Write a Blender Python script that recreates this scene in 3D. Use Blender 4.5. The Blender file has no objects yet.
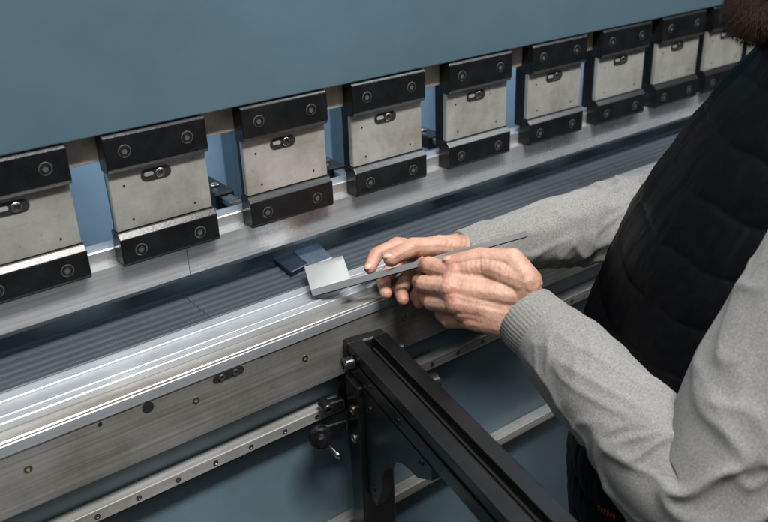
import bpy,bmesh,math,random
import numpy as np
from mathutils import Vector,Matrix,noise
random.seed(7)
FP=845.0; CX,CY=384,261; CAMZ=1.60
vx=Vector((1650-CX,-190-CY,FP)).normalized()
dn=Vector((66,1769,FP)); dn-=vx*dn.dot(vx); dn.normalize()
up=-dn; vy=up.cross(vx)
CAM=Vector((0,0,CAMZ))
def ray(px,py):
    d=Vector(((px-CX)/FP,(py-CY)/FP,1)); return Vector((d.dot(vx),d.dot(vy),d.dot(up)))
def at(px,py,d=None,X=None,Y=None,Z=None):
    r=ray(px,py)
    if d is not None: t=d
    elif X is not None: t=X/r.x
    elif Y is not None: t=Y/r.y
    else: t=(Z-CAMZ)/r.z
    return CAM+r*t
def zl(y,Y,x=200): return at(x,y,Y=Y).z
def yl(y,Z,x=200): return at(x,y,Z=Z).y

sc=bpy.context.scene; C=sc.collection
# ---------------------------------------------------------------- materials
def base(name):
    m=bpy.data.materials.new(name); m.use_nodes=True; nt=m.node_tree
    return m,nt,nt.nodes['Principled BSDF']
def coords(nt,scale):
    tc=nt.nodes.new('ShaderNodeTexCoord'); mp=nt.nodes.new('ShaderNodeMapping'); oi=nt.nodes.new('ShaderNodeObjectInfo')
    mu=nt.nodes.new('ShaderNodeMath'); mu.operation='MULTIPLY'; mu.inputs[1].default_value=37
    cb=nt.nodes.new('ShaderNodeCombineXYZ')
    nt.links.new(oi.outputs['Random'],mu.inputs[0])
    for i in range(3): nt.links.new(mu.outputs[0],cb.inputs[i])
    nt.links.new(tc.outputs['Object'],mp.inputs['Vector']); nt.links.new(cb.outputs[0],mp.inputs['Location'])
    mp.inputs['Scale'].default_value=scale
    return mp.outputs[0]
def noi(nt,vec,scale=1,detail=6,rough=.6):
    n=nt.nodes.new('ShaderNodeTexNoise'); n.inputs['Scale'].default_value=scale; n.inputs['Detail'].default_value=detail
    n.inputs['Roughness'].default_value=rough; nt.links.new(vec,n.inputs['Vector']); return n.outputs['Fac']
def ramp(nt,fac,stops):
    r=nt.nodes.new('ShaderNodeValToRGB'); e=r.color_ramp.elements
    while len(e)<len(stops): e.new(.5)
    for i,(p,c) in enumerate(stops):
        e[i].position=p; e[i].color=(c[0],c[1],c[2],1) if isinstance(c,(tuple,list)) else (c,c,c,1)
    nt.links.new(fac,r.inputs[0]); return r.outputs[0]
def mixm(nt,a,b,mode='MULTIPLY',f=1):
    m=nt.nodes.new('ShaderNodeMix'); m.data_type='RGBA'; m.blend_type=mode; m.inputs[0].default_value=f
    nt.links.new(a,m.inputs[6])
    nt.links.new(b,m.inputs[7]); return m.outputs[2]
def bump(nt,b,h,st,dist=.001):
    bp=nt.nodes.new('ShaderNodeBump'); bp.inputs['Strength'].default_value=st; bp.inputs['Distance'].default_value=dist
    nt.links.new(h,bp.inputs['Height']); nt.links.new(bp.outputs[0],b.inputs['Normal'])
def steel(name,c,rough=.35,metal=1,str_=(3,260,260),stain=.25,bs=.25,con=.2,scale2=18,rv=.12,spots=0,spec=.5,warm=1.0,scr=0):
    m,nt,b=base(name)
    v=coords(nt,str_); n=noi(nt,v)
    v2=coords(nt,(1,1,1)); n2=noi(nt,v2,scale2,8,.65)
    lo=[x*(1-con) for x in c]; hi=[min(1,x*(1+con)) for x in c]
    c1=ramp(nt,n,[(.3,lo),(.7,hi)])
    c2=ramp(nt,n2,[(.35,(1-stain,1-stain*(1+.08*warm),1-stain*(1+.25*warm))),(.6,(1,1,1))])
    col=mixm(nt,c1,c2)
    if spots:
        n4=noi(nt,v2,70,2,.5); c4=ramp(nt,n4,[(.24,(.40,.32,.24)),(.30,(1,1,1))]); col=mixm(nt,col,c4,'MULTIPLY',spots)
    if scr:
        v3=coords(nt,(22,22,420)); n5=noi(nt,v3,1,3,.5); c5=ramp(nt,n5,[(.30,(.55,.53,.50)),(.37,(1,1,1)),(.66,(1,1,1)),(.72,(1.35,1.35,1.35))]); col=mixm(nt,col,c5,'MULTIPLY',scr)
    nt.links.new(col,b.inputs['Base Color'])
    r=ramp(nt,n2,[(.3,min(1,rough+rv)),(.7,max(.05,rough-rv))]); nt.links.new(r,b.inputs['Roughness'])
    b.inputs['Metallic'].default_value=metal; b.inputs['Specular IOR Level'].default_value=spec
    if bs: bump(nt,b,n,bs,.0004)
    return m
def paint(name,c,rough=.4,stain=.15,s=6,bs=.15,bscale=220,metal=0,spec=.5):
    m,nt,b=base(name); v=coords(nt,(1,1,1))
    n=noi(nt,v,s,6); n2=noi(nt,v,bscale,3)
    nt.links.new(ramp(nt,n,[(.3,[x*(1-stain) for x in c]),(.7,[x*(1+stain) for x in c])]),b.inputs['Base Color'])
    b.inputs['Roughness'].default_value=rough; b.inputs['Metallic'].default_value=metal
    b.inputs['Specular IOR Level'].default_value=spec
    bump(nt,b,n2,bs,.0006); return m
M={}
M['blue']=paint('blue_paint',(.062,.105,.130),.32,.18,2.5,.3,70)
M['blue_low']=paint('blue_paint_low',(.100,.158,.190),.42,.22,5,.2,120)
M['blue_back']=paint('blue_back',(.30,.43,.56),.5,.25,4)
M['black']=paint('black_oxide',(.0065,.007,.0075),.27,.45,40,.3,300,spec=.34)
M['blackmat']=paint('black_anodised',(.005,.005,.0055),.28,.4,30,.2,500,spec=.34)
M['dark']=paint('dark_hole',(.004,.004,.004),.8)
M['plate']=steel('ground_plate',(.57,.565,.535),.36,.6,(60,60,12),.40,.15,.05,13,spots=.7,warm=.9,scr=.25)
M['punch']=steel('punch_steel',(.64,.65,.66),.30,.75,(2,120,300),.18,.22,.18,10,.10,warm=.3)
M['die']=steel('die_steel',(.046,.053,.063),.52,.25,(2,120,120),.22,0,.08,15,.05,spec=.30,warm=0)
M['holder']=steel('holder_steel',(.50,.52,.55),.36,.6,(1.6,160,160),.24,.12,.16,9,.08,warm=.3)
M['table']=steel('table_steel',(.46,.45,.43),.36,.75,(5,60,380),.36,.5,.26,10,spots=.2,warm=.8)
M['rail']=steel('rail_steel',(.56,.55,.53),.34,.65,(3,200,260),.33,.3,.2,12,warm=.6)
M['spacer']=steel('spacer_steel',(.75,.70,.60),.45,.25,(40,40,40),.35,.2,.12,22)
M['screwm']=steel('screw_steel',(.42,.41,.40),.3,1,(80,80,80),.2,.1,.1)
M['rim']=steel('dull_rim',(.16,.16,.16),.33,.6,(80,80,80),.1,.1,.1)
M['screwb']=steel('black_screw',(.035,.035,.036),.28,.7,(80,80,80),.2,.1,.1)
M['brass']=steel('brass_screw',(.27,.22,.15),.4,1,(80,80,80),.2,.1,.1)
M['sheet']=steel('sheet_metal',(.42,.43,.44),.38,.5,(3,3,3),.05,0,.03,10,.03,warm=0)
M['darkplate']=steel('blue_dark_plate',(.022,.028,.042),.3,.6,(20,20,20),.3,.1,.2)
M['midplate']=steel('blue_grey_plate',(.16,.19,.24),.26,.7,(20,20,20),.3,.1,.2)
M['floor']=paint('concrete_floor',(.12,.12,.115),.6,.25,4,.3,60)
M['trouser']=paint('trouser',(.006,.007,.009),.9,.2)
M['shoe']=paint('shoe',(.02,.018,.015),.6,.2)
def skin():
    m,nt,b=base('skin'); v=coords(nt,(1,1,1))
    n=noi(nt,v,42,7,.7); n2=noi(nt,v,420,4,.7)
    vo=nt.nodes.new('ShaderNodeTexVoronoi'); vo.inputs['Scale'].default_value=800; nt.links.new(v,vo.inputs['Vector'])
    at_=nt.nodes.new('ShaderNodeAttribute'); at_.attribute_name='blush'
    c=ramp(nt,n,[(.32,(.31,.160,.112)),(.5,(.41,.235,.170)),(.68,(.48,.30,.225))])
    c2=nt.nodes.new('ShaderNodeMix'); c2.data_type='RGBA'; nt.links.new(at_.outputs['Fac'],c2.inputs[0]); nt.links.new(c,c2.inputs[6]); c2.inputs[7].default_value=(.37,.135,.098,1)
    nt.links.new(c2.outputs[2],b.inputs['Base Color'])
    b.inputs['Roughness'].default_value=.5; b.inputs['Subsurface Weight'].default_value=.03
    b.inputs['Subsurface Radius'].default_value=(.01,.004,.002); b.inputs['Subsurface Scale'].default_value=.3
    b.inputs['Specular IOR Level'].default_value=.38
    bump(nt,b,mixm(nt,n2,vo.outputs['Distance'],'ADD',.6),.5,.0006); return m
M['skin']=skin()
M['nail']=paint('nail',(.50,.32,.26),.28,.05)
def knit():
    m,nt,b=base('heather_knit'); v=coords(nt,(1,1,1))
    n=noi(nt,v,1000,3,.8); n2=noi(nt,v,12,5)
    n3=noi(nt,v,520,5,.85)
    c=ramp(nt,n3,[(.32,(.115,.112,.108)),(.5,(.205,.201,.194)),(.68,(.295,.29,.28))])
    c2=ramp(nt,n2,[(.3,.88),(.7,1)])
    nt.links.new(mixm(nt,c,c2),b.inputs['Base Color'])
    b.inputs['Roughness'].default_value=.95; b.inputs['Sheen Weight'].default_value=.12; b.inputs['Specular IOR Level'].default_value=.12
    bump(nt,b,mixm(nt,n,n3,'ADD',.5),.5,.0010); return m
M['knit']=knit()
def vestm():
    m,nt,b=base('vest_nylon'); v=coords(nt,(1,1,1))
    n=noi(nt,v,90,5,.6)
    nt.links.new(ramp(nt,n,[(.3,(.0014,.0015,.0020)),(.7,(.0027,.0028,.0036))]),b.inputs['Base Color'])
    b.inputs['Roughness'].default_value=.48; b.inputs['Specular IOR Level'].default_value=.07
    bump(nt,b,n,.35,.0012); return m
M['vest']=vestm()
M['hair']=paint('brown_hair',(.036,.018,.011),.75,.5,200,spec=.25)
M['red']=paint('red_thread',(.28,.02,.015),.8)
M['eye']=paint('eye',(.5,.5,.5),.2)

# ---------------------------------------------------------------- mesh helpers
def link(name,bm,m,parent=None,smooth=False,loc=None):
    me=bpy.data.meshes.new(name); bmesh.ops.recalc_face_normals(bm,faces=bm.faces[:]); bm.to_mesh(me); bm.free()
    if smooth: me.polygons.foreach_set('use_smooth',[True]*len(me.polygons))
    me.materials.append(M[m]); o=bpy.data.objects.new(name,me); C.objects.link(o)
    if parent: o.parent=parent
    if loc is not None: o.location=loc
    return o
def tag(o,label=None,cat=None,group=None,kind=None):
    if label: o['label']=label
    if cat: o['category']=cat
    if group: o['group']=group
    if kind: o['kind']=kind
    return o
def thing(name,label,cat,loc=(0,0,0),rz=0,group=None):
    o=bpy.data.objects.new(name,None); C.objects.link(o); o.location=loc; o.rotation_euler=(0,0,rz); o.empty_display_size=.02
    return tag(o,label,cat,group)
def box(bm,a,b,bev=0,seg=1):
    vs=[bm.verts.new((x,y,z)) for x in (a[0],b[0]) for y in (a[1],b[1]) for z in (a[2],b[2])]
    fs=[bm.faces.new([vs[i] for i in q]) for q in ((0,1,3,2),(4,6,7,5),(0,4,5,1),(2,3,7,6),(0,2,6,4),(1,5,7,3))]
    if bev:
        es={e for f in fs for e in f.edges}
        bmesh.ops.bevel(bm,geom=list(es),offset=bev,segments=seg,affect='EDGES',profile=.5)
def prism(bm,prof,x0,x1,bev=0):
    A=[bm.verts.new((x0,y,z)) for y,z in prof]; B=[bm.verts.new((x1,y,z)) for y,z in prof]
    n=len(prof); fs=[bm.faces.new(A),bm.faces.new(B[::-1])]
    for i in range(n): fs.append(bm.faces.new((A[i],B[i],B[(i+1)%n],A[(i+1)%n])))
    if bev:
        es={e for f in fs for e in f.edges}
        bmesh.ops.bevel(bm,geom=list(es),offset=bev,segments=2,affect='EDGES',profile=.5)
def poly(bm,pts,th):
    A=[bm.verts.new(p) for p in pts]; B=[bm.verts.new(Vector(p)+Vector(th)) for p in pts]; n=len(pts)
    bm.faces.new(A); bm.faces.new(B[::-1])
    for i in range(n): bm.faces.new((A[i],B[i],B[(i+1)%n],A[(i+1)%n]))
def axmat(axis):
    z=Vector(axis).normalized(); q=Vector((0,0,1)).rotation_difference(z); return q.to_matrix()
def lathe(bm,prof,c=(0,0,0),axis=(0,-1,0),n=24,hexfrom=None,cap=True):
    R=axmat(axis); c=Vector(c); rings=[]
    for k,(r,h) in enumerate(prof):
        ring=[]
        for i in range(n):
            a=2*math.pi*i/n; rr=r
            if hexfrom is not None and k>=hexfrom:
                t=(a%(math.pi/3))-math.pi/6; rr=r*math.cos(math.pi/6)/math.cos(t)
            ring.append(bm.verts.new(c+R@Vector((rr*math.cos(a),rr*math.sin(a),h))))
        rings.append(ring)
    for a,b in zip(rings,rings[1:]):
        for i in range(n): bm.faces.new((a[i],a[(i+1)%n],b[(i+1)%n],b[i]))
    if cap: bm.faces.new(rings[-1]); bm.faces.new(rings[0])
def socket_screw(bm,c,r=.006,h=.003,axis=(0,-1,0)):
    lathe(bm,[(r,-.004),(r,h*.75),(r*.9,h),(r*.62,h),(r*.6,h-.0002),(r*.55,h-.004)],c,axis,24,4)
def stadium(bm,cx,cz,w,h,y0,y1,n=10,rot=0):
    pts=[]; r=h/2
    for s,off in ((1,-90),(-1,90)):
        for i in range(n+1):
            a=math.radians(off+180*i/n); X,Z=(s*(w/2-r)+r*math.cos(a),r*math.sin(a))
            pts.append((cx+X*math.cos(rot)-Z*math.sin(rot),cz+X*math.sin(rot)+Z*math.cos(rot)))
    poly(bm,[(x,y0,z) for x,z in pts],(0,y1-y0,0))

# ---------------------------------------------------------------- machine
YC=.80; YF=YC-.009
z_ct=at(350,85,Y=YF).z; z_cb=at(252,230,Y=YF).z; H=z_ct-z_cb
X0,X1=-.45,2.8
pb=thing('press_brake','large blue press brake with steel table and tooling running across the picture','press brake',(0,0,0))
bm=bmesh.new(); prism(bm,[(.794,z_ct+.001),(.794,2.9),(.86,2.9),(.86,z_ct+.001)],X0,X1,.0015); link('ram',bm,'blue',pb)
bm=bmesh.new(); box(bm,(X0,.8125,z_ct-.030),(X1,.90,z_ct-.0005),.001); link('clamp_rail',bm,'spacer',pb)
z_pt=z_cb+.016
z_d=zl(286,.838); yd1=.838; yd0=yl(322,z_d)
z1=z_d-.006; y1=yl(350,z1); z2=z1-.008; yp=yl(367,z2)
z_tb=zl(437,yp)
def dieprof():
    p=[(yd1,z_d-.030),(yd1,z_d-.0004)]
    Wd=yd1-yd0; gs=[(.14,.13),(.31,.13),(.48,.13),(.64,.12),(.79,.10),(.91,.06)]
    for c,w in gs:
        yc=yd1-Wd*c; h=Wd*w/2
        for k in range(11):
            u=-1+2*k/10; p.append((yc-h*u,z_d-.0017*(w/.13)*(.5+.5*math.cos(math.pi*u))))
    p+=[(yd0+.001,z_d-.0001),(yd0,z_d-.001),(yd0,z_d-.030)]
    return p
ds=at(190,300,Z=z_d).x
db=[X0+.02,ds,ds+.415,ds+.83,X1-.05]
dl=['dark grooved die block at the left edge of the machine','dark grooved die block running beneath the blue plates and the hands','dark grooved die block behind the far sleeve','farthest dark grooved die block beside the vest']
for i in range(4):
    bm=bmesh.new(); prism(bm,dieprof(),db[i]+.0003,db[i+1]-.0003); tag(link('bottom_die',bm,'die'),dl[i],'die','die blocks in line on the table')
ym=yd0-(yd0-y1)*.34; ym2=yd0-(yd0-y1)*.80
bm=bmesh.new(); prism(bm,[(yd1+.03,z_d-.060),(yd1+.03,z_d-.031),(yd0-.0006,z_d-.031),(yd0-.0006,z_d-.0012),(ym+.0004,z_d-.0012),(ym,z_d-.0016),(ym,z1+.0016),(ym2+.0003,z1+.0016),(ym2,z1+.0013),(ym2,z1),(y1+.0005,z1),(y1,z1-.0005),(y1,z_d-.060)],X0,X1); link('die_holder',bm,'holder',pb)
bm=bmesh.new()
prism(bm,[(yd1+.10,z_tb),(yd1+.10,z2-.03),(yd1+.031,z2-.03),(yd1+.031,z2-.047),(y1-.0006,z2-.047),(y1-.0006,z2),(yp+.0008,z2),(yp,z2-.0008),(yp,z_tb+.002),(yp+.002,z_tb)],X0,X1); link('table',bm,'table',pb)
bm=bmesh.new(); zs=zl(380,yp-.0012); box(bm,(X0,yp-.0012,zs-.0006),(X1,yp+.004,z2-.003),.0003); link('table_edge_strip',bm,'holder',pb)
z_pb=zl(274,.804)
bm=bmesh.new(); box(bm,(X0,.895,z_d-.12),(X1,.905,z_pb-.004),.001); link('reflection_blocker',bm,'blue_low',pb)  # unseen bar added to keep back panel reflections off the die
def onplate(px,py): return at(px,py,Y=yp)
bm=bmesh.new(); p=onplate(228,371); stadium(bm,p.x,p.z-.004,.036,.009,yp-.0006,yp+.003); link('slot',bm,'dark',pb)
for dx in (-.008,.008):
    bm=bmesh.new(); socket_screw(bm,(p.x+dx,yp-.0006,p.z-.004),.0036,.0012); link('screw',bm,'screwm',pb)
for px,py,r in ((148,407,.006),(58,430,.003),(262,355,.003),(100,424,.0022)):
    p=onplate(px,py); bm=bmesh.new(); lathe(bm,[(r,-.002),(r,.0005)],(p.x,yp,p.z)); link('hole',bm,'dark',pb)
for px,py in ((28,469),(196,400),(305,358),(404,318)):
    p=onplate(px,py); bm=bmesh.new(); socket_screw(bm,(p.x,yp,p.z),.0038,.0008); link('screw',bm,'brass',pb)
bm=bmesh.new(); box(bm,(X0,yp+.022,.12),(X1,yp+.09,z_tb-.0005),.001); link('lower_panel',bm,'blue_low',pb)
yr=yp+.004
def railz(x,y): return at(x,y,Y=yr).z
zr=railz(320,410)
bm=bmesh.new(); box(bm,(X0,yr,zr-.014),(X1,yp+.0215,zr),.0010,2); rail=link('guide_rail',bm,'rail',pb)
bm=bmesh.new(); box(bm,(X0,yr+.004,zr-.018),(X1,yp+.0215,zr-.0145)); link('rail_shade_strip',bm,'black',pb)  # black strip standing in for the shadowed gap below the rail
x=-.2
while x<1.6:
    bm=bmesh.new(); lathe(bm,[(.0031,-.001),(.0031,.0003)],(x,yr,zr-.0075),n=16); link('rail_hole',bm,'dark',rail)
    bm=bmesh.new(); socket_screw(bm,(x,yr-.0001,zr-.0075),.0022,.0004); link('rail_screw',bm,'screwm',rail); x+=.0435
zr2=railz(470,455)
bm=bmesh.new(); box(bm,(X0,yr,zr2-.013),(X1,yp+.0215,zr2),.0010,2); link('lower_guide_rail',bm,'rail',pb)
# inside of the machine
bm=bmesh.new(); box(bm,(X0,1.25,.3),(X1,1.30,2.9)); link('back_panel',bm,'blue_back',pb)
bm=bmesh.new(); box(bm,(X0,1.05,z_d-.14),(X1,1.13,z_d-.07),.004); link('backgauge_beam',bm,'holder',pb)
for x,wd in ((.30,.02),(.585,.03),(.80,.012),(1.05,.025),(1.34,.02),(1.6,.03)):
    bm=bmesh.new(); box(bm,(x,1.205,z_d-.3),(x+wd,1.245,2.7),.002); link('inner_post',bm,'blue',pb)
bm=bmesh.new(); box(bm,(X1,.70,.02),(X1+.05,1.5,2.9),.003); link('side_frame',bm,'blue',pb)
bm=bmesh.new(); box(bm,(X0-.05,.86,.02),(X0,1.5,2.9),.003); link('side_frame',bm,'blue',pb)
for px,py,l in ((226,198,'black backgauge finger seen through the gap left of the third clamp'),(338,172,'black backgauge finger seen through the gap left of the fourth clamp'),(436,140,'black backgauge finger seen through the gap left of the fifth clamp')):
    p=at(px,py,Y=.94)
    t=thing('backgauge_finger',l,'stop finger',(p.x,.94,p.z),0)
    bm=bmesh.new(); box(bm,(-.014,0,-.014),(.014,.10,.008),.002); link('finger_body',bm,'black',t)
    bm=bmesh.new(); box(bm,(-.008,-.028,-.004),(.008,.0,.004),.001); link('finger_tip',bm,'screwm',t)
    bm=bmesh.new(); socket_screw(bm,(0,.03,.008),.006,.003,(0,0,1)); link('screw',bm,'screwm',t)
# punches
ps=at(190,262,Y=YC).x
pbk=[X0+.03,ps,ps+.415,ps+.83,X1-.06]
pl=['silver punch segment under the two leftmost clamps','silver punch segment right of the seam, above the blue plates','silver punch segment behind the far sleeve','silver punch segment farthest right, beside the vest']
y_t=.804
prof=[(y_t,z_pb+.003),(y_t,z_cb-.0005),(y_t+.0095,z_cb-.0005),(y_t+.0095,z_pt-.001),(y_t+.0105,z_pt),(y_t+.030,z_pt),(y_t+.030,z_pb+.012),(y_t+.012,z_pb-.006),(y_t+.009,z_pb-.006)]
for i in range(4):
    bm=bmesh.new(); prism(bm,prof,pbk[i]+.0003,pbk[i+1]-.0003); tag(link('punch',bm,'punch'),pl[i],'punch','punch segments in the clamps')
# clamps
W=.1085
lefts=[at(a,b,Y=YF).x+.003 for a,b in ((99,143),(238,109),(350,86),(448,66),(532,48),(603,33),(663,21),(714,12))]
pit=.132
xs=[lefts[0]-.143]+lefts+[lefts[-1]+pit]
W=min(W,min(b-a for a,b in zip(xs,xs[1:]))-.016)
ordn=['leftmost clamp, cut by the left edge of the photo','second clamp from the left, above the punch seam','third clamp from the left, above the blue plates','fourth clamp from the left, above the far hand','fifth clamp from the left','sixth clamp from the left','seventh clamp from the left','eighth clamp from the left','ninth clamp from the left, beside the vest shoulder','tenth clamp from the left, by the bearded chin']
def make_clamp():
    t=thing('tool_clamp','x','clamp')
    bm=bmesh.new(); prism(bm,[(.012,H),(-.0065,H),(-.009,H-.0025),(-.009,.755*H),(-.0065,.72*H),(.012,.72*H)],0,W,.0009); u=link('upper_bar',bm,'black',t)
    bm=bmesh.new(); box(bm,(.001,-.0015,.262*H),(W-.001,.006,.719*H),.0010); p=link('face_plate',bm,'plate',t)
    bm=bmesh.new(); prism(bm,[(.0130,.26*H),(-.0035,.26*H),(-.009,.215*H),(-.009,.02*H),(-.007,0),(.0130,0)],-.0005,W+.0005,.0009); l=link('lower_bar',bm,'black',t)
    bm=bmesh.new(); box(bm,(.002,.0063,.262*H),(W-.002,.0120,.7185*H),.0008); link('backing_plate',bm,'black',t)
    bm=bmesh.new(); box(bm,(.012,.0137,.14*H),(W-.012,.0350,H-.033),.001); link('clamp_body',bm,'black',t)
    for x in (.020,W-.022):
        for z,par in ((.87*H,u),(.110*H,l)):
            bm=bmesh.new(); socket_screw(bm,(x,-.009,z),.0056,.0010); link('screw',bm,'screwb',par)
            bm=bmesh.new(); lathe(bm,[(.0065,-.001),(.0065,.0002),(.0061,.0004),(.0057,.0002)],(x,-.009,z)); link('screw_rim',bm,'rim',par)
    sx,sz=W*.47,.640*H
    bm=bmesh.new(); stadium(bm,sx,sz,.0330,.0135,-.0018,.002,10,.0); link('slot_rim',bm,'screwm',p)
    bm=bmesh.new(); stadium(bm,sx,sz,.031,.0118,-.0022,.002,10,.0); link('slot',bm,'dark',p)
    bm=bmesh.new(); socket_screw(bm,(sx+.004,-.0020,sz),.0050,.0014); link('slot_screw',bm,'screwm',p)
    bm=bmesh.new(); stadium(bm,sx-.008,sz+.001,.010,.004,-.0028,.001); link('slot_insert',bm,'holder',p)
    for x,z in ((.016,.60),(.020,.335),(W-.020,.335)):
        bm=bmesh.new(); lathe(bm,[(.0012,-.001),(.0012,.0004)],(x,-.0015,z*H)); link('pin_hole',bm,'dark',p)
    return t
def copy_tree(o,parent=None):
    c=o.copy(); C.objects.link(c); c.parent=parent
    for ch in list(o.children): copy_tree(ch,c)
    return c
cl0=make_clamp()
for i,x in enumerate(xs[:10]):
    c=cl0 if i==0 else copy_tree(cl0)
    c.location=(x,YC,z_cb); c['label']='black and silver tool clamp, '+ordn[i]; c['category']='clamp'; c['group']='tool clamps in a row under the blue ram'

def lying(pts,z,th,name,label,mt):
    bm=bmesh.new(); P=[at(a,b,Z=z) for a,b in pts]
    poly(bm,[tuple(q) for q in P],(0,0,-th)); 
    bmesh.ops.bevel(bm,geom=bm.edges[:],offset=.0008,segments=1,affect='EDGES')
    return tag(link(name,bm,mt),label,'metal plate')
lying([(273,258),(290,250),(309,263),(291,272)],z_d+.0065,.006,'steel_plate','small black plate on the die, left of the two dark plates','darkplate')
lying([(293,251),(318,242),(333,257),(309,266)],z_d+.0065,.006,'steel_plate','small blue-grey shiny plate on the die, right of the two dark plates','midplate')

# ---------------------------------------------------------------- workpiece
wp=thing('bent_workpiece','thin silver bent sheet strip held in both hands above the die','workpiece',(0,0,0))
A=at(313,296,d=.950); B=at(527,236,d=.918)
ax=(B-A).normalized(); L=(B-A).length
inv=(A+B)/2-CAM; inv=(inv-ax*inv.dot(ax)).normalized()
upv=ax.cross(inv); upv=upv if upv.z>0 else -upv
# strip: a narrow face over a folded-under flange, coloured dark to put in its underside's shade
upt=(upv*.96-inv*.28).normalized()
bm=bmesh.new()
def stripsec(P0,k): return [P0,P0+upt*.0074*k,P0+upt*.0074*k+inv*.0014,P0+inv*.0014]
a_=[bm.verts.new(p) for p in stripsec(A,1)]; b_=[bm.verts.new(p) for p in stripsec(A+ax*L,.80)]
bm.faces.new(a_); bm.faces.new(b_[::-1])
for i in range(4): bm.faces.new((a_[i],b_[i],b_[(i+1)%4],a_[(i+1)%4]))
link('strip',bm,'sheet',wp)
bm=bmesh.new()
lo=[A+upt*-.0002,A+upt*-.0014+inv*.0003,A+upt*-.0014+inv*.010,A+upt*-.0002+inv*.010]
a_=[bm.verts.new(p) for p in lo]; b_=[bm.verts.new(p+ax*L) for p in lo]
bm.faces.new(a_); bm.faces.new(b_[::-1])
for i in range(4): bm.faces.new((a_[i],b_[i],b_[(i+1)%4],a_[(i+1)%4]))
link('shade_coloured_flange',bm,'screwb',wp)
# end tab: flat thin sheet rising from a sharp bend on the strip's top edge
A2=A+upt*.0077+inv*.0002; wt=.047
T=at(304,265,d=.984)-A2; tl=T.length; T.normalize()
nrm=ax.cross(T).normalized()
if nrm.dot(CAM-A)<0: nrm=-nrm
bm=bmesh.new(); cl=[(0,0),(tl*.5,0),(tl*.82,0),(tl*.92,-.0006),(tl,-.0022)]
F_=[];G_=[]
for t,h in cl:
    F_.append([bm.verts.new(A2+ax*s+T*t+nrm*h) for s in (0,wt)]); G_.append([bm.verts.new(A2+ax*s+T*t+nrm*(h-.0015)) for s in (0,wt)])
for i in range(len(cl)-1):
    bm.faces.new((F_[i][0],F_[i][1],F_[i+1][1],F_[i+1][0])); bm.faces.new((G_[i][0],G_[i+1][0],G_[i+1][1],G_[i][1]))
    for s in (0,1): bm.faces.new((F_[i][s],F_[i+1][s],G_[i+1][s],G_[i][s]))
for i in (0,-1): bm.faces.new((F_[i][0],F_[i][1],G_[i][1],G_[i][0]))
link('end_tab',bm,'sheet',wp)

# ---------------------------------------------------------------- support arm
O=at(369,339,Y=yr-.025); za=O.z; E=at(543,521,Z=za)
dv=(E-O); dv.z=0; LA=dv.length+.10; yaw=math.atan2(dv.y,dv.x)+math.pi/2
sa=thing('sheet_support_arm','black slotted support arm on a bracket clamped to the front rail','support arm',(O.x,O.y,za),yaw)
w=.0245
bm=bmesh.new(); box(bm,(-w+.002,-LA,-.034),(w-.002,.0,-.016),.001); link('beam',bm,'blackmat',sa)
for s in (-1,1):
    bm=bmesh.new(); a,b=sorted((s*.0065,s*w)); box(bm,(a,-LA,-.0125),(b,.004,0),.0012,2); link('top_rail',bm,'blackmat',sa)
    bm=bmesh.new(); a,b=sorted((s*.004,s*(w-.004))); box(bm,(a,-LA,-.0158),(b,.0,-.0127)); link('rail_web',bm,'dark',sa)
    bm=bmesh.new(); a,b=sorted((s*(w-.0018),s*(w+.001))); box(bm,(a,-LA,-.035),(b,0,-.018),.0008); link('side_rail',bm,'black',sa)
bm=bmesh.new(); box(bm,(-w-.001,.0045,-.07),(w+.001,.020,-.002),.002); link('end_block',bm,'black',sa)
bm=bmesh.new(); box(bm,(-.032,-.034,-.40),(.010,.0,-.0365),.002); link('post',bm,'blackmat',sa)
bm=bmesh.new(); box(bm,(-.031,-.0348,-.40),(-.020,-.0342,-.05)); link('post_edge',bm,'black',sa)
bm=bmesh.new(); box(bm,(-.034,.0203,-.10),(.024,.0225,-.03),.001); link('rail_carriage',bm,'black',sa)
pts=[(-.0352,-.0365),(-.19,-.0365),(-.19,-.052)]
for i in range(9):
    a=math.radians(90-i*11.25); pts.append((-.160+.085*math.cos(a),-.150+.080*math.sin(a)))
pts+=[(-.058,-.185),(-.0352,-.185)]
bm=bmesh.new(); poly(bm,[(-.026,y,z) for y,z in pts],(.012,0,0)); g=link('gusset',bm,'black',sa)
for y,z in ((-.052,-.055),(-.052,-.165),(-.170,-.0435)):
    bm=bmesh.new(); socket_screw(bm,(-.026,y,z),.0040,.0016,(-1,0,0)); link('gusset_screw',bm,'screwb',g)
for s in (-1,1):
    bm=bmesh.new(); lathe(bm,[(.0085,0),(.0085,.010),(.0075,.012),(.004,.012),(.0038,.010)],(s*(w+.001),-.010,-.018),(s,0,0)); link('bolt',bm,'screwb',sa)
for y,z,mm in ((-.017,-.075,'brass'),(-.017,-.115,'screwm')):
    bm=bmesh.new(); socket_screw(bm,(-.032,y,z),.0055,.002,(-1,0,0)); link('screw',bm,mm,sa)
for y in (-.05,-.12):
    bm=bmesh.new(); socket_screw(bm,(-w-.001,y,-.0265),.0042,.0012,(-1,0,0)); link('screw',bm,'screwb',sa)
bm=bmesh.new(); lathe(bm,[(.010,0),(.010,.014),(.008,.016)],(w+.001,-.085,-.02),(1,0,0)); link('roller',bm,'screwb',sa)
inv_sa=(Matrix.Translation((O.x,O.y,za))@Matrix.Rotation(yaw,4,'Z')).inverted()
kp=at(320,435,Y=yr-.014)
b_=bmesh.new(); lathe(b_,[(.006,-.014),(.006,0),(.0125,.0005),(.0138,.003),(.0138,.009),(.0120,.0115),(.0075,.0120),(.0068,.017),(.0045,.0185)],(0,0,0),(-.2,-1,.15),28)
kn=link('clamp_knob',b_,'black',sa,False); kn.location=inv_sa@kp
bm=bmesh.new(); lathe(bm,[(.0022,0),(.0022,.014),(.0036,.015),(.0042,.019),(.0028,.023)],(0,0,0),(.45,-.5,-.65),12)
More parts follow.
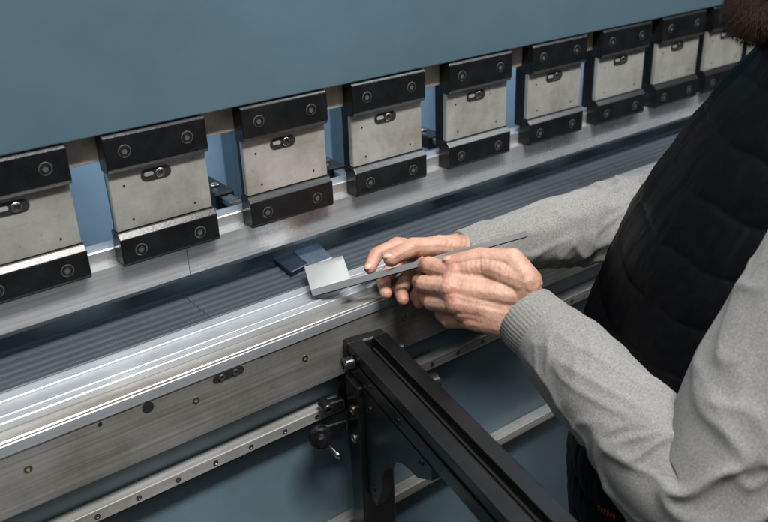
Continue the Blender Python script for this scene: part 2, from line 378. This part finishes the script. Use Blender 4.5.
lv=link('lever_pin',bm,'screwm',kn,True); lv.location=(.004,-.010,-.007)
a=inv_sa@at(314,426,Y=yr-.004)
bm=bmesh.new(); box(bm,(a.x,-.000,a.z-.016),(-.0325,.010,a.z-.000),.0015); link('knob_bracket',bm,'black',sa)
bm=bmesh.new(); kp2=inv_sa@at(327,408,Y=yr-.012); lathe(bm,[(.0065,-.012),(.0065,.004),(.0055,.0055),(.0032,.0055),(.0030,.002)],kp2,(0,-1,0)); link('bolt',bm,'screwb',sa)
bm=bmesh.new(); box(bm,(kp2.x-.003,.004,kp2.z-.010),(-.0325,.014,kp2.z+.004),.0015); link('rail_bracket',bm,'black',sa)

# ---------------------------------------------------------------- person
person=thing('person','person in black quilted vest over light grey sweatshirt holding the strip with both hands','person',(.80,.40,0))
ploc=Vector((.80,.40,0))
SH_L=at(884,176,d=.73); EL_L=at(700,486,d=.775); WR_L=at(524,312,d=.900)
SH_R=Vector((.965,.50,CAMZ-.27)); EL_R=at(712,192,d=1.09); WR_R=at(488,250,d=.992)
R=Vector((.717,.695,0)).normalized(); Fw=Vector((-R.y,R.x,0))
bm=bmesh.new()
_ico=bmesh.new(); bmesh.ops.create_icosphere(_ico,subdivisions=2,radius=1); IV=[v.co.copy() for v in _ico.verts]; IF=[[v.index for v in f.verts] for f in _ico.faces]; _ico.free()
def sph(c,r,sc_=(1,1,1),rot=None):
    vs=[]
    for p in IV:
        q=Vector((p.x*sc_[0],p.y*sc_[1],p.z*sc_[2]))*r
        if rot is not None: q=rot@q
        vs.append(bm.verts.new(c+q))
    for f in IF: bm.faces.new([vs[i] for i in f])
def chain(pts,rad,step=.35):
    for (a,b),(ra,rb) in zip(zip(pts,pts[1:]),zip(rad,rad[1:])):
        L=(b-a).length; n=max(2,int(L/(min(ra,rb)*step)))
        for i in range(n+1):
            t=i/n; sph(a.lerp(b,t),ra+(rb-ra)*t)
def P(l): return [at(*q[:2],d=q[2]) for q in l]
nails=[]; creases=[]; tips=[]; knk=[]
def finger(js,rad,nail=None,fing=True):
    p=P(js)
    q=[p[0]]; rr=[rad[0]]
    for i in range(1,len(p)):
        q+=[(p[i-1]+p[i])/2,p[i]]; rr+=[(rad[i-1]+rad[i])/2*.965,rad[i]]
    chain(q,rr,.25); sph(p[1],rad[1]*1.02)
    for i in range(1,len(p)-1):
        d0=(p[i]-p[i-1]).normalized(); d1=(p[i+1]-p[i]).normalized(); nn=(d0-d1)
        if nn.length>.05: creases.append((p[i],(d0+d1).normalized(),nn.normalized(),rad[i]))
        if fing or i>1: knk.append(p[i])
    tips.append(p[-1])
    if nail is not None: nails.append((p[-2],p[-1],rad[-1],nail))
    return p
def hand(w,fs,th,dors):
    mcps=[]
    for js,rd,nl in fs:
        p=finger(js,rd,nl); mcps.append(p[0]); sph(p[0]+dors*.0010,rd[0]*1.08); knk.append(p[0]+dors*.01)
    wid=(mcps[-1]-mcps[0]); k=len(mcps)-1
    for i in range(0,2*k+1):
        f=i/2; full=f==int(f); a=mcps[int(f)] if full else (mcps[int(f)]+mcps[int(f)+1])/2
        s=w+wid*.62*((f/k)-.5)
        chain([s,a],[.0185,.0122 if full else .0119],.4)
        if full: chain([s.lerp(a,.45)+dors*.0096,a+dors*.0074],[.0032,.0034],.5)
    p=finger(th[0],th[1],th[2],False)
    chain([w,p[0],p[1]],[.019,.0180,.0136],.4)
    chain([p[0],(p[1]+mcps[0])/2,mcps[0]],[.017,.0130,.0116],.4)
    chain([w.lerp(p[0],.5),mcps[1]],[.018,.012],.4)
r4=[.0115,.0102,.0089,.0075]
RI=[.0112,.0100,.0087,.0073]; RP=[.0100,.0087,.0077,.0065]
camv=(CAM-at(450,270,d=.93)).normalized()
hand(WR_L,[
 ([(455,272,.910),(429,265,.926),(421,265,.948),(435,268,.960)],RI,None),
 ([(450,288,.902),(424,284,.926),(419,281,.951),(432,280,.966)],r4,None),
 ([(456,304,.900),(432,302,.924),(425,297,.949),(438,291,.964)],RI,None),
 ([(470,319,.904),(449,321,.923),(441,314,.946),(450,305,.958)],RP,None)],
 ([(526,282,.888),(512,260,.897),(481,257,.905),(451,263,.911)],[.0155,.0134,.0114,.0092],(upv*.9+camv*.35).normalized()),camv)
d2=(upv*.75+camv*.1+Vector((0,-.1,.3))).normalized()
hand(WR_R,[
 ([(430,251,.980),(397,245,.976),(377,254,.966),(370,268,.955)],RI,(camv*.7+Vector((-.8,0,.3))).normalized()),
 ([(434,262,.986),(400,260,.995),(383,279,.976),(386,293,.957)],r4,None),
 ([(440,271,.988),(411,271,.998),(400,290,.973),(403,299,.958)],RI,None),
 ([(448,279,.986),(426,281,.994),(416,296,.972),(419,303,.958)],RP,None)],
 ([(472,250,.974),(441,246,.956),(413,247,.943),(391,259,.936)],[.0150,.0128,.0110,.0091],(upv+camv*.5).normalized()),d2)
def lerp(a,b,t): return a.lerp(b,t)
chain([WR_L,lerp(WR_L,EL_L,.2),lerp(WR_L,EL_L,.45)],[.0250,.028,.032],.4)
chain([WR_R,lerp(WR_R,EL_R,.2),lerp(WR_R,EL_R,.45)],[.0245,.027,.032],.4)
def remesh(vox,it):
    me=bpy.data.meshes.new('tmp'); bm.to_mesh(me); bm.free()
    to=bpy.data.objects.new('tmp',me); C.objects.link(to)
    md=to.modifiers.new('r','REMESH'); md.mode='VOXEL'; md.voxel_size=vox; md.adaptivity=0
    sm=to.modifiers.new('s','SMOOTH'); sm.iterations=it; sm.factor=.5
    dg=bpy.context.evaluated_depsgraph_get(); dg.update()
    r=bpy.data.meshes.new_from_object(to.evaluated_get(dg)); bpy.data.objects.remove(to); return r
hm=remesh(.0010,9)
n=len(hm.vertices); co_=np.empty(n*3); hm.vertices.foreach_get('co',co_); co_=co_.reshape(-1,3)
no_=np.empty(n*3); hm.vertices.foreach_get('normal',no_); no_=no_.reshape(-1,3)
disp=np.zeros(n); blush=np.zeros(n)
for j,d,nn,r in creases:
    v=co_-np.array(j); t=v@np.array(d); q=v@np.array(nn); dist=np.linalg.norm(v,axis=1)
    wgt=np.exp(-(t/.0045)**2)*(dist<.022)*np.clip(q/r,0,1)
    disp-=.00036*wgt*np.clip(np.cos(2*math.pi*t/.0029),-.2,1)
    wi=np.exp(-(t/.0012)**2)*(dist<.02)*np.clip(-q/r,0,1); disp-=.0008*wi
for k in knk:
    blush+= .40*np.exp(-(np.linalg.norm(co_-np.array(k),axis=1)/.009)**2)
for k in tips:
    blush+= .60*np.exp(-(np.linalg.norm(co_-np.array(k),axis=1)/.011)**2)
for i in range(n):
    c=Vector(co_[i]); 
    disp[i]+=.0007*noise.noise(c*60)+.00025*noise.noise(c*220)
co_=co_+no_*disp[:,None]
hm.vertices.foreach_set('co',co_.ravel())
bm=bmesh.new()
chain([lerp(WR_L,EL_L,.4),lerp(WR_L,EL_L,.7),EL_L,SH_L],[.030,.036,.038,.045],.5)
chain([lerp(WR_R,EL_R,.4),lerp(WR_R,EL_R,.7),EL_R,SH_R],[.030,.036,.038,.042],.5)
mid=(SH_L+SH_R)/2; mid.z=CAMZ-.26
chain([SH_L,mid,SH_R],[.05,.07,.045],.5)
hipc=Vector((.75,.41,CAMZ-.80))
for s in (-.07,0,.07): chain([mid+R*s+Vector((0,0,-.03)),lerp(mid,hipc,.5)+R*s,hipc+R*s],[.07,.085,.09],.5)
neck0=mid+Vector((0,0,.03)); 
chin=at(752,2,d=.88)
headc=chin-Fw*.035+Vector((0,0,.125))
chain([neck0,headc-Vector((0,0,.06))-Fw*.02],[.052,.052],.4)
HR=Matrix((Fw,R*-1,Vector((0,0,1)))).transposed()@Matrix.Rotation(math.radians(18),3,'Y')
def hd(x,y,z): return headc+HR@Vector((x,y,z))
sph(hd(0,0,.03),1,(.098,.077,.095),HR); sph(hd(.03,0,-.04),1,(.062,.056,.075),HR)
sph(chin+Vector((0,0,.012))-Fw*.012,.022); 
chain([hd(.094,0,.005),hd(.112,0,-.03)],[.008,.013]); sph(hd(.088,0,-.062),1,(.012,.024,.009),HR)
for s in (-1,1):
    sph(hd(.085,s*.032,.014),1,(.012,.026,.007),HR); sph(hd(-.01,s*.078,-.015),1,(.018,.008,.030),HR)
for s in (-1,1): chain([hipc+R*.08*s,hipc+R*.09*s+Vector((0,0,-.36)),hipc+R*.09*s-Fw*.03+Vector((0,0,-.70))],[.085,.055,.04],.6)
rm=remesh(.0035,4)
bb=bmesh.new(); bb.from_mesh(hm); bb.from_mesh(rm)
bmsh=bpy.data.meshes.new('body'); bb.to_mesh(bmsh); bb.free()
bmsh.materials.append(M['skin'])
bmsh.polygons.foreach_set('use_smooth',[True]*len(bmsh.polygons)); bmsh.polygons.foreach_set('material_index',[0]*len(bmsh.polygons))
atb=bmsh.attributes.new('blush','FLOAT','POINT'); arr=np.zeros(len(bmsh.vertices)); arr[:n]=np.clip(blush,0,.8); atb.data.foreach_set('value',arr)
bmsh.transform(Matrix.Translation(-ploc))
body=bpy.data.objects.new('body',bmsh); C.objects.link(body); body.parent=person
for a,b,r,nn in nails:
    d=(b-a).normalized(); nn=(nn-d*nn.dot(d)).normalized(); s=d.cross(nn)
    bm=bmesh.new(); rot=Matrix((d,s,nn)).transposed()
    sph(b+d*r*.12+nn*r*.66-ploc,r,(.80,.64,.30),rot)
    link('fingernail',bm,'nail',body,True)
def plink(name,bm,m,parent=None,smooth=True):
    bmesh.ops.translate(bm,verts=bm.verts[:],vec=-ploc); return link(name,bm,m,parent or person,smooth)
def crom(pts,t):
    n=len(pts)-1; i=min(int(t*n),n-1); u=t*n-i
    p0=pts[max(i-1,0)];p1=pts[i];p2=pts[i+1];p3=pts[min(i+2,n)]
    return .5*((2*p1)+(p2-p0)*u+(2*p0-5*p1+4*p2-p3)*u*u+(3*p1-p0-3*p2+p3)*u**3)
def tube(bm,pts,rad,nl,nr,disp=None,cap=True,upref=Vector((0,0,1))):
    C_=[crom(pts,i/nl) for i in range(nl+1)]
    rr=[crom([Vector((r,0,0)) for r in rad],i/nl).x for i in range(nl+1)]
    T=[(C_[min(i+1,nl)]-C_[max(i-1,0)]).normalized() for i in range(nl+1)]
    u=(upref-T[0]*upref.dot(T[0])).normalized(); rings=[]; s=0
    for i in range(nl+1):
        u=(u-T[i]*u.dot(T[i])).normalized(); v=T[i].cross(u)
        if i: s+=(C_[i]-C_[i-1]).length
        ring=[]
        for j in range(nr):
            a=2*math.pi*j/nr; r=rr[i]+(disp(s,a,i/nl) if disp else 0)
            ring.append(bm.verts.new(C_[i]+(u*math.cos(a)+v*math.sin(a))*r))
        rings.append(ring)
    for a,b in zip(rings,rings[1:]):
        for j in range(nr): bm.faces.new((a[j],a[(j+1)%nr],b[(j+1)%nr],b[j]))
    if cap: bm.faces.new(rings[0][::-1]); bm.faces.new(rings[-1])
def wrinkle(seed,elbow_s,amp=1):
    def f(s,a,t):
        q=Vector((math.cos(a)*.9+seed,math.sin(a)*.9,s*13))
        w=noise.noise(q*.9)*.8
        q2=Vector((math.cos(a)*1.0+seed*2,math.sin(a)*1.0+s*7,s*22+w*1.4))
        n=noise.noise(q2); rid=1/(1+(n*6.5)**2)
        q4=Vector((math.cos(a+s*6)*1.6+seed*3,math.sin(a+s*6)*1.6,s*12+w))
        rid2=1/(1+(noise.noise(q4)*8)**2)
        k=math.exp(-((s-elbow_s)/.085)**2)
        env=min(1,s/.03)
        return env*amp*((.0019+.0052*k)*(rid-.45)+(.0019+.001*k)*(rid2-.42)+.0045*noise.noise(Vector((math.cos(a)+seed,math.sin(a),s*9))))
    return f
bm=bmesh.new()
sag=Vector((0,0,-.006))
tube(bm,[lerp(WR_L,EL_L,.13),lerp(WR_L,EL_L,.24),lerp(WR_L,EL_L,.60)+sag,EL_L+(EL_L-lerp(WR_L,SH_L,.5)).normalized()*.004,lerp(EL_L,SH_L,.38),lerp(EL_L,SH_L,.8),SH_L+Vector((.01,.01,.0))],
     [.0372,.0435,.052,.058,.061,.064,.060],330,130,wrinkle(1.3,.22,1.05))
tube(bm,[lerp(WR_R,EL_R,.0),lerp(WR_R,EL_R,.2),lerp(WR_R,EL_R,.6)+sag*.5,EL_R,lerp(EL_R,SH_R,.4),lerp(EL_R,SH_R,.75)],
     [.0335,.040,.049,.053,.050,.038],280,110,wrinkle(5.1,.20,1.0))
sw=plink('sweatshirt',bm,'knit')
def ribs(s,a,t): return .00020*math.sin(a*52)+.0018*math.sin(math.pi*t)+.0024*noise.noise(Vector((math.cos(a)*1.3,math.sin(a)*1.3,s*34)))
for (w0,e0,t0,t1,r0,r1) in ((WR_L,EL_L,.005,.145,.0330,.0370),(WR_R,EL_R,-.10,.03,.030,.0340)):
    bm=bmesh.new(); d=(e0-w0); a=w0+d*t0; b=w0+d*t1
    tube(bm,[a+d*.012,a,a.lerp(b,.3),a.lerp(b,.7),b],[r0-.003,r0,r0+.0015,r1-.001,r1],40,312,ribs,False)
    plink('cuff',bm,'knit',sw)
# vest
vb=bmesh.new()
st=[(-.80,.735,.425,.165,.132,.012),(-.66,.730,.428,.165,.138,.008),(-.50,.752,.436,.172,.146,.012),(-.38,.785,.446,.178,.142,.036),(-.30,.808,.452,.180,.125,.060),(-.235,.820,.456,.172,.102,.078),(-.20,.822,.458,.135,.085,.085),(-.18,.822,.460,.095,.072,.088),(-.15,.818,.464,.076,.066,.088),(-.135,.815,.466,.074,.064,.088)]
st=[(z,x-Fw.x*o,y-Fw.y*o,a,b) for z,x,y,a,b,o in st]
def st_at(z):
    if z<=st[0][0]: return st[0][1:]
    for a,b in zip(st,st[1:]):
        if z<=b[0]:
            t=(z-a[0])/(b[0]-a[0])
            return tuple(p+(q-p)*t for p,q in zip(a[1:],b[1:]))
    return st[-1][1:]
NZ=340; NR=280; rings=[]
for i in range(NZ+1):
    z=-.80+(.665)*i/NZ; cc=[st_at(z+dz) for dz in (-.02,0,.02)]; cx,cy,wd,dp=[sum(c[k] for c in cc)/3 for k in range(4)]; ring=[]
    for j in range(NR):
        a=2*math.pi*j/NR; ca,sa_=math.cos(a),math.sin(a)
        e=.82
        x_=math.copysign(abs(ca)**e,ca)*wd; y_=math.copysign(abs(sa_)**e,sa_)*dp
        zq=z+.008*noise.noise(Vector((ca*2,sa_*2,3)))
        puff=abs(math.sin(math.pi*(zq+1)/.046))**.35
        puff2=abs(math.sin((a*6+zq*8)*.5))**.3
        wr=noise.noise(Vector((ca*8,sa_*8,z*14)))*.4+noise.noise(Vector((ca*20,sa_*20,z*34)))*.35+noise.noise(Vector((ca*40,sa_*40,z*60)))*.25
        o=.0034*(puff-.7)+.0024*(puff2-.7)+.0036*wr
        d=Vector((ca,sa_)).normalized()
        pos=Vector((cx,cy,CAMZ+z))+R*(x_+d.x*o)+Fw*(y_+d.y*o)
        ring.append(vb.verts.new(pos))
    rings.append(ring)
for a,b in zip(rings,rings[1:]):
    for j in range(NR): vb.faces.new((a[j],a[(j+1)%NR],b[(j+1)%NR],b[j]))
vest=plink('quilted_vest',vb,'vest')
from mathutils.bvhtree import BVHTree
bt=BVHTree.FromPolygons([v.co for v in vest.data.vertices],[list(p.vertices) for p in vest.data.polygons])
mk=bmesh.new(); ok=0
for k in range(6):
    x0=598+k*3.0; y0=508+k*1.7
    pts2=[]
    for (dx,dy) in ((0,3),(.2,-2.2),(1.6,-2.2+(k%3)*.7),(1.6,2.6 if k%2 else .6)):
        r=ray(x0+dx,y0+dy).normalized(); h=bt.ray_cast(CAM-ploc,r)
        if h[0] is not None: pts2.append(h[0]-r*.0008+ploc)
    for a,b in zip(pts2,pts2[1:]):
        if (b-a).length<.02:
            sd=(b-a).cross(ray(x0,y0)).normalized()*.0004
            mk.faces.new([mk.verts.new(q) for q in (a-sd,a+sd,b+sd,b-sd)]); ok+=1
if ok: plink('stitched_mark',mk,'red',vest,False)
else: mk.free()
def furry(name,blobs,n,ln,wd=.00022):
    global bm
    bm=bmesh.new()
    for c,s,rot in blobs: sph(c,1,s,rot)
    for k in range(n):
        c,s,rot=random.choice(blobs); p=Vector((random.gauss(0,1),random.gauss(0,1),random.gauss(0,1))).normalized()
        q=c+rot@Vector((p.x*s[0],p.y*s[1],p.z*s[2])); nn=(rot@p).normalized()
        d=(nn*.40+Vector((0,0,-.9))+Vector((random.uniform(-.3,.3),random.uniform(-.3,.3),random.uniform(-.3,.3)))).normalized()*ln*random.uniform(.4,1.1)
        sd=d.cross(nn+Vector((.01,0,0))).normalized()*wd
        bm.faces.new((bm.verts.new(q-sd),bm.verts.new(q+sd),bm.verts.new(q+d)))
    return plink(name,bm,'hair')
I=HR
furry('beard',[(chin+Vector((0,0,-.004))-Fw*.016,(.046,.045,.038),I),(hd(.02,.05,-.055),(.045,.014,.045),I),(hd(.02,-.05,-.055),(.045,.014,.045),I)],34000,.008,.00017)
furry('hair',[(hd(-.02,0,.055),(.095,.083,.085),I)],3000,.02,.0005)
for s in (-1,1):
    bm=bmesh.new(); sph(hd(.082,s*.032,.0),.0115); e=plink('eye',bm,'eye',body)
bm=bmesh.new(); hz=CAMZ-.78
for s in (-1,1):
    c=Vector((.745,.415,0))+R*.09*s
    tube(bm,[c+Vector((0,0,hz)),c+Fw*.01+Vector((0,0,hz-.3)),c+Vector((0,0,.40)),c-Fw*.02+Vector((0,0,.06))],[.105,.09,.07,.062],60,40)
tube(bm,[Vector((.745,.415,hz-.16)),Vector((.745,.415,hz+.02)),Vector((.745,.415,hz+.06))],[.11,.14,.14],10,48)
plink('trousers',bm,'trouser')
for s in (-1,1):
    bm=bmesh.new(); c=Vector((.745,.415,0))+R*.09*s
    HRz=Matrix((Fw,-R,Vector((0,0,1)))).transposed()
    sph(c+Fw*.06+Vector((0,0,.045)),1,(.13,.046,.042),HRz); sph(c-Fw*.03+Vector((0,0,.06)),1,(.055,.042,.055),HRz)
    plink('shoe',bm,'shoe')
# ---------------------------------------------------------------- setting
bm=bmesh.new(); box(bm,(-6,-6,-.05),(8,6,0)); tag(link('floor',bm,'floor'),kind='structure')

# ---------------------------------------------------------------- light
w=bpy.data.worlds.new('World'); sc.world=w; w.use_nodes=True
nt=w.node_tree; bg=nt.nodes['Background']
tc=nt.nodes.new('ShaderNodeTexCoord'); sp=nt.nodes.new('ShaderNodeSeparateXYZ'); nt.links.new(tc.outputs['Generated'],sp.inputs[0])
rp=nt.nodes.new('ShaderNodeValToRGB'); rp.color_ramp.elements[0].position=.35; rp.color_ramp.elements[0].color=(.04,.045,.05,1); rp.color_ramp.elements[1].position=.9; rp.color_ramp.elements[1].color=(.42,.45,.50,1)
nt.links.new(sp.outputs[2],rp.inputs[0]); nt.links.new(rp.outputs[0],bg.inputs[0]); bg.inputs[1].default_value=.17
def area(name,loc,tgt,sx,sy,e,c=(1,1,1)):
    l=bpy.data.lights.new(name,'AREA'); l.shape='RECTANGLE'; l.size=sx; l.size_y=sy; l.energy=e; l.color=c
    o=bpy.data.objects.new(name,l); C.objects.link(o); o.location=loc
    o.rotation_euler=(Vector(tgt)-Vector(loc)).to_track_quat('-Z','Y').to_euler(); return o
area('ceiling_lamp',(.45,-.16,3.0),(.55,.75,1.1),1.0,.22,84,(1,.985,.96))
area('ceiling_lamp',(-1.2,-.6,3.0),(.4,.75,1.1),.4,1.4,11,(.88,.95,1))
area('ceiling_lamp',(2.2,-.1,3.2),(.9,.7,1.2),.4,1.4,44,(.92,.97,1))
area('back_panel_fill',(.8,.98,2.3),(.8,1.25,1.3),2.6,.15,46,(.88,.95,1))  # added fill light without a fixture, brightens the back panel
# camera
cd=bpy.data.cameras.new('Camera'); co=bpy.data.objects.new('Camera',cd); C.objects.link(co)
rt=Vector((vx.x,vy.x,up.x)); dw=Vector((vx.y,vy.y,up.y)); fw=Vector((vx.z,vy.z,up.z))
m=Matrix((rt,-dw,-fw)).transposed().to_4x4(); m.translation=CAM; co.matrix_world=m
cd.sensor_width=36; cd.lens=FP/768*36; cd.clip_start=.02; cd.clip_end=60
cd.dof.use_dof=True; cd.dof.focus_distance=.93; cd.dof.aperture_fstop=5.6
sc.camera=co
sc.view_settings.view_transform='Standard'; sc.view_settings.look='None'; sc.view_settings.exposure=0
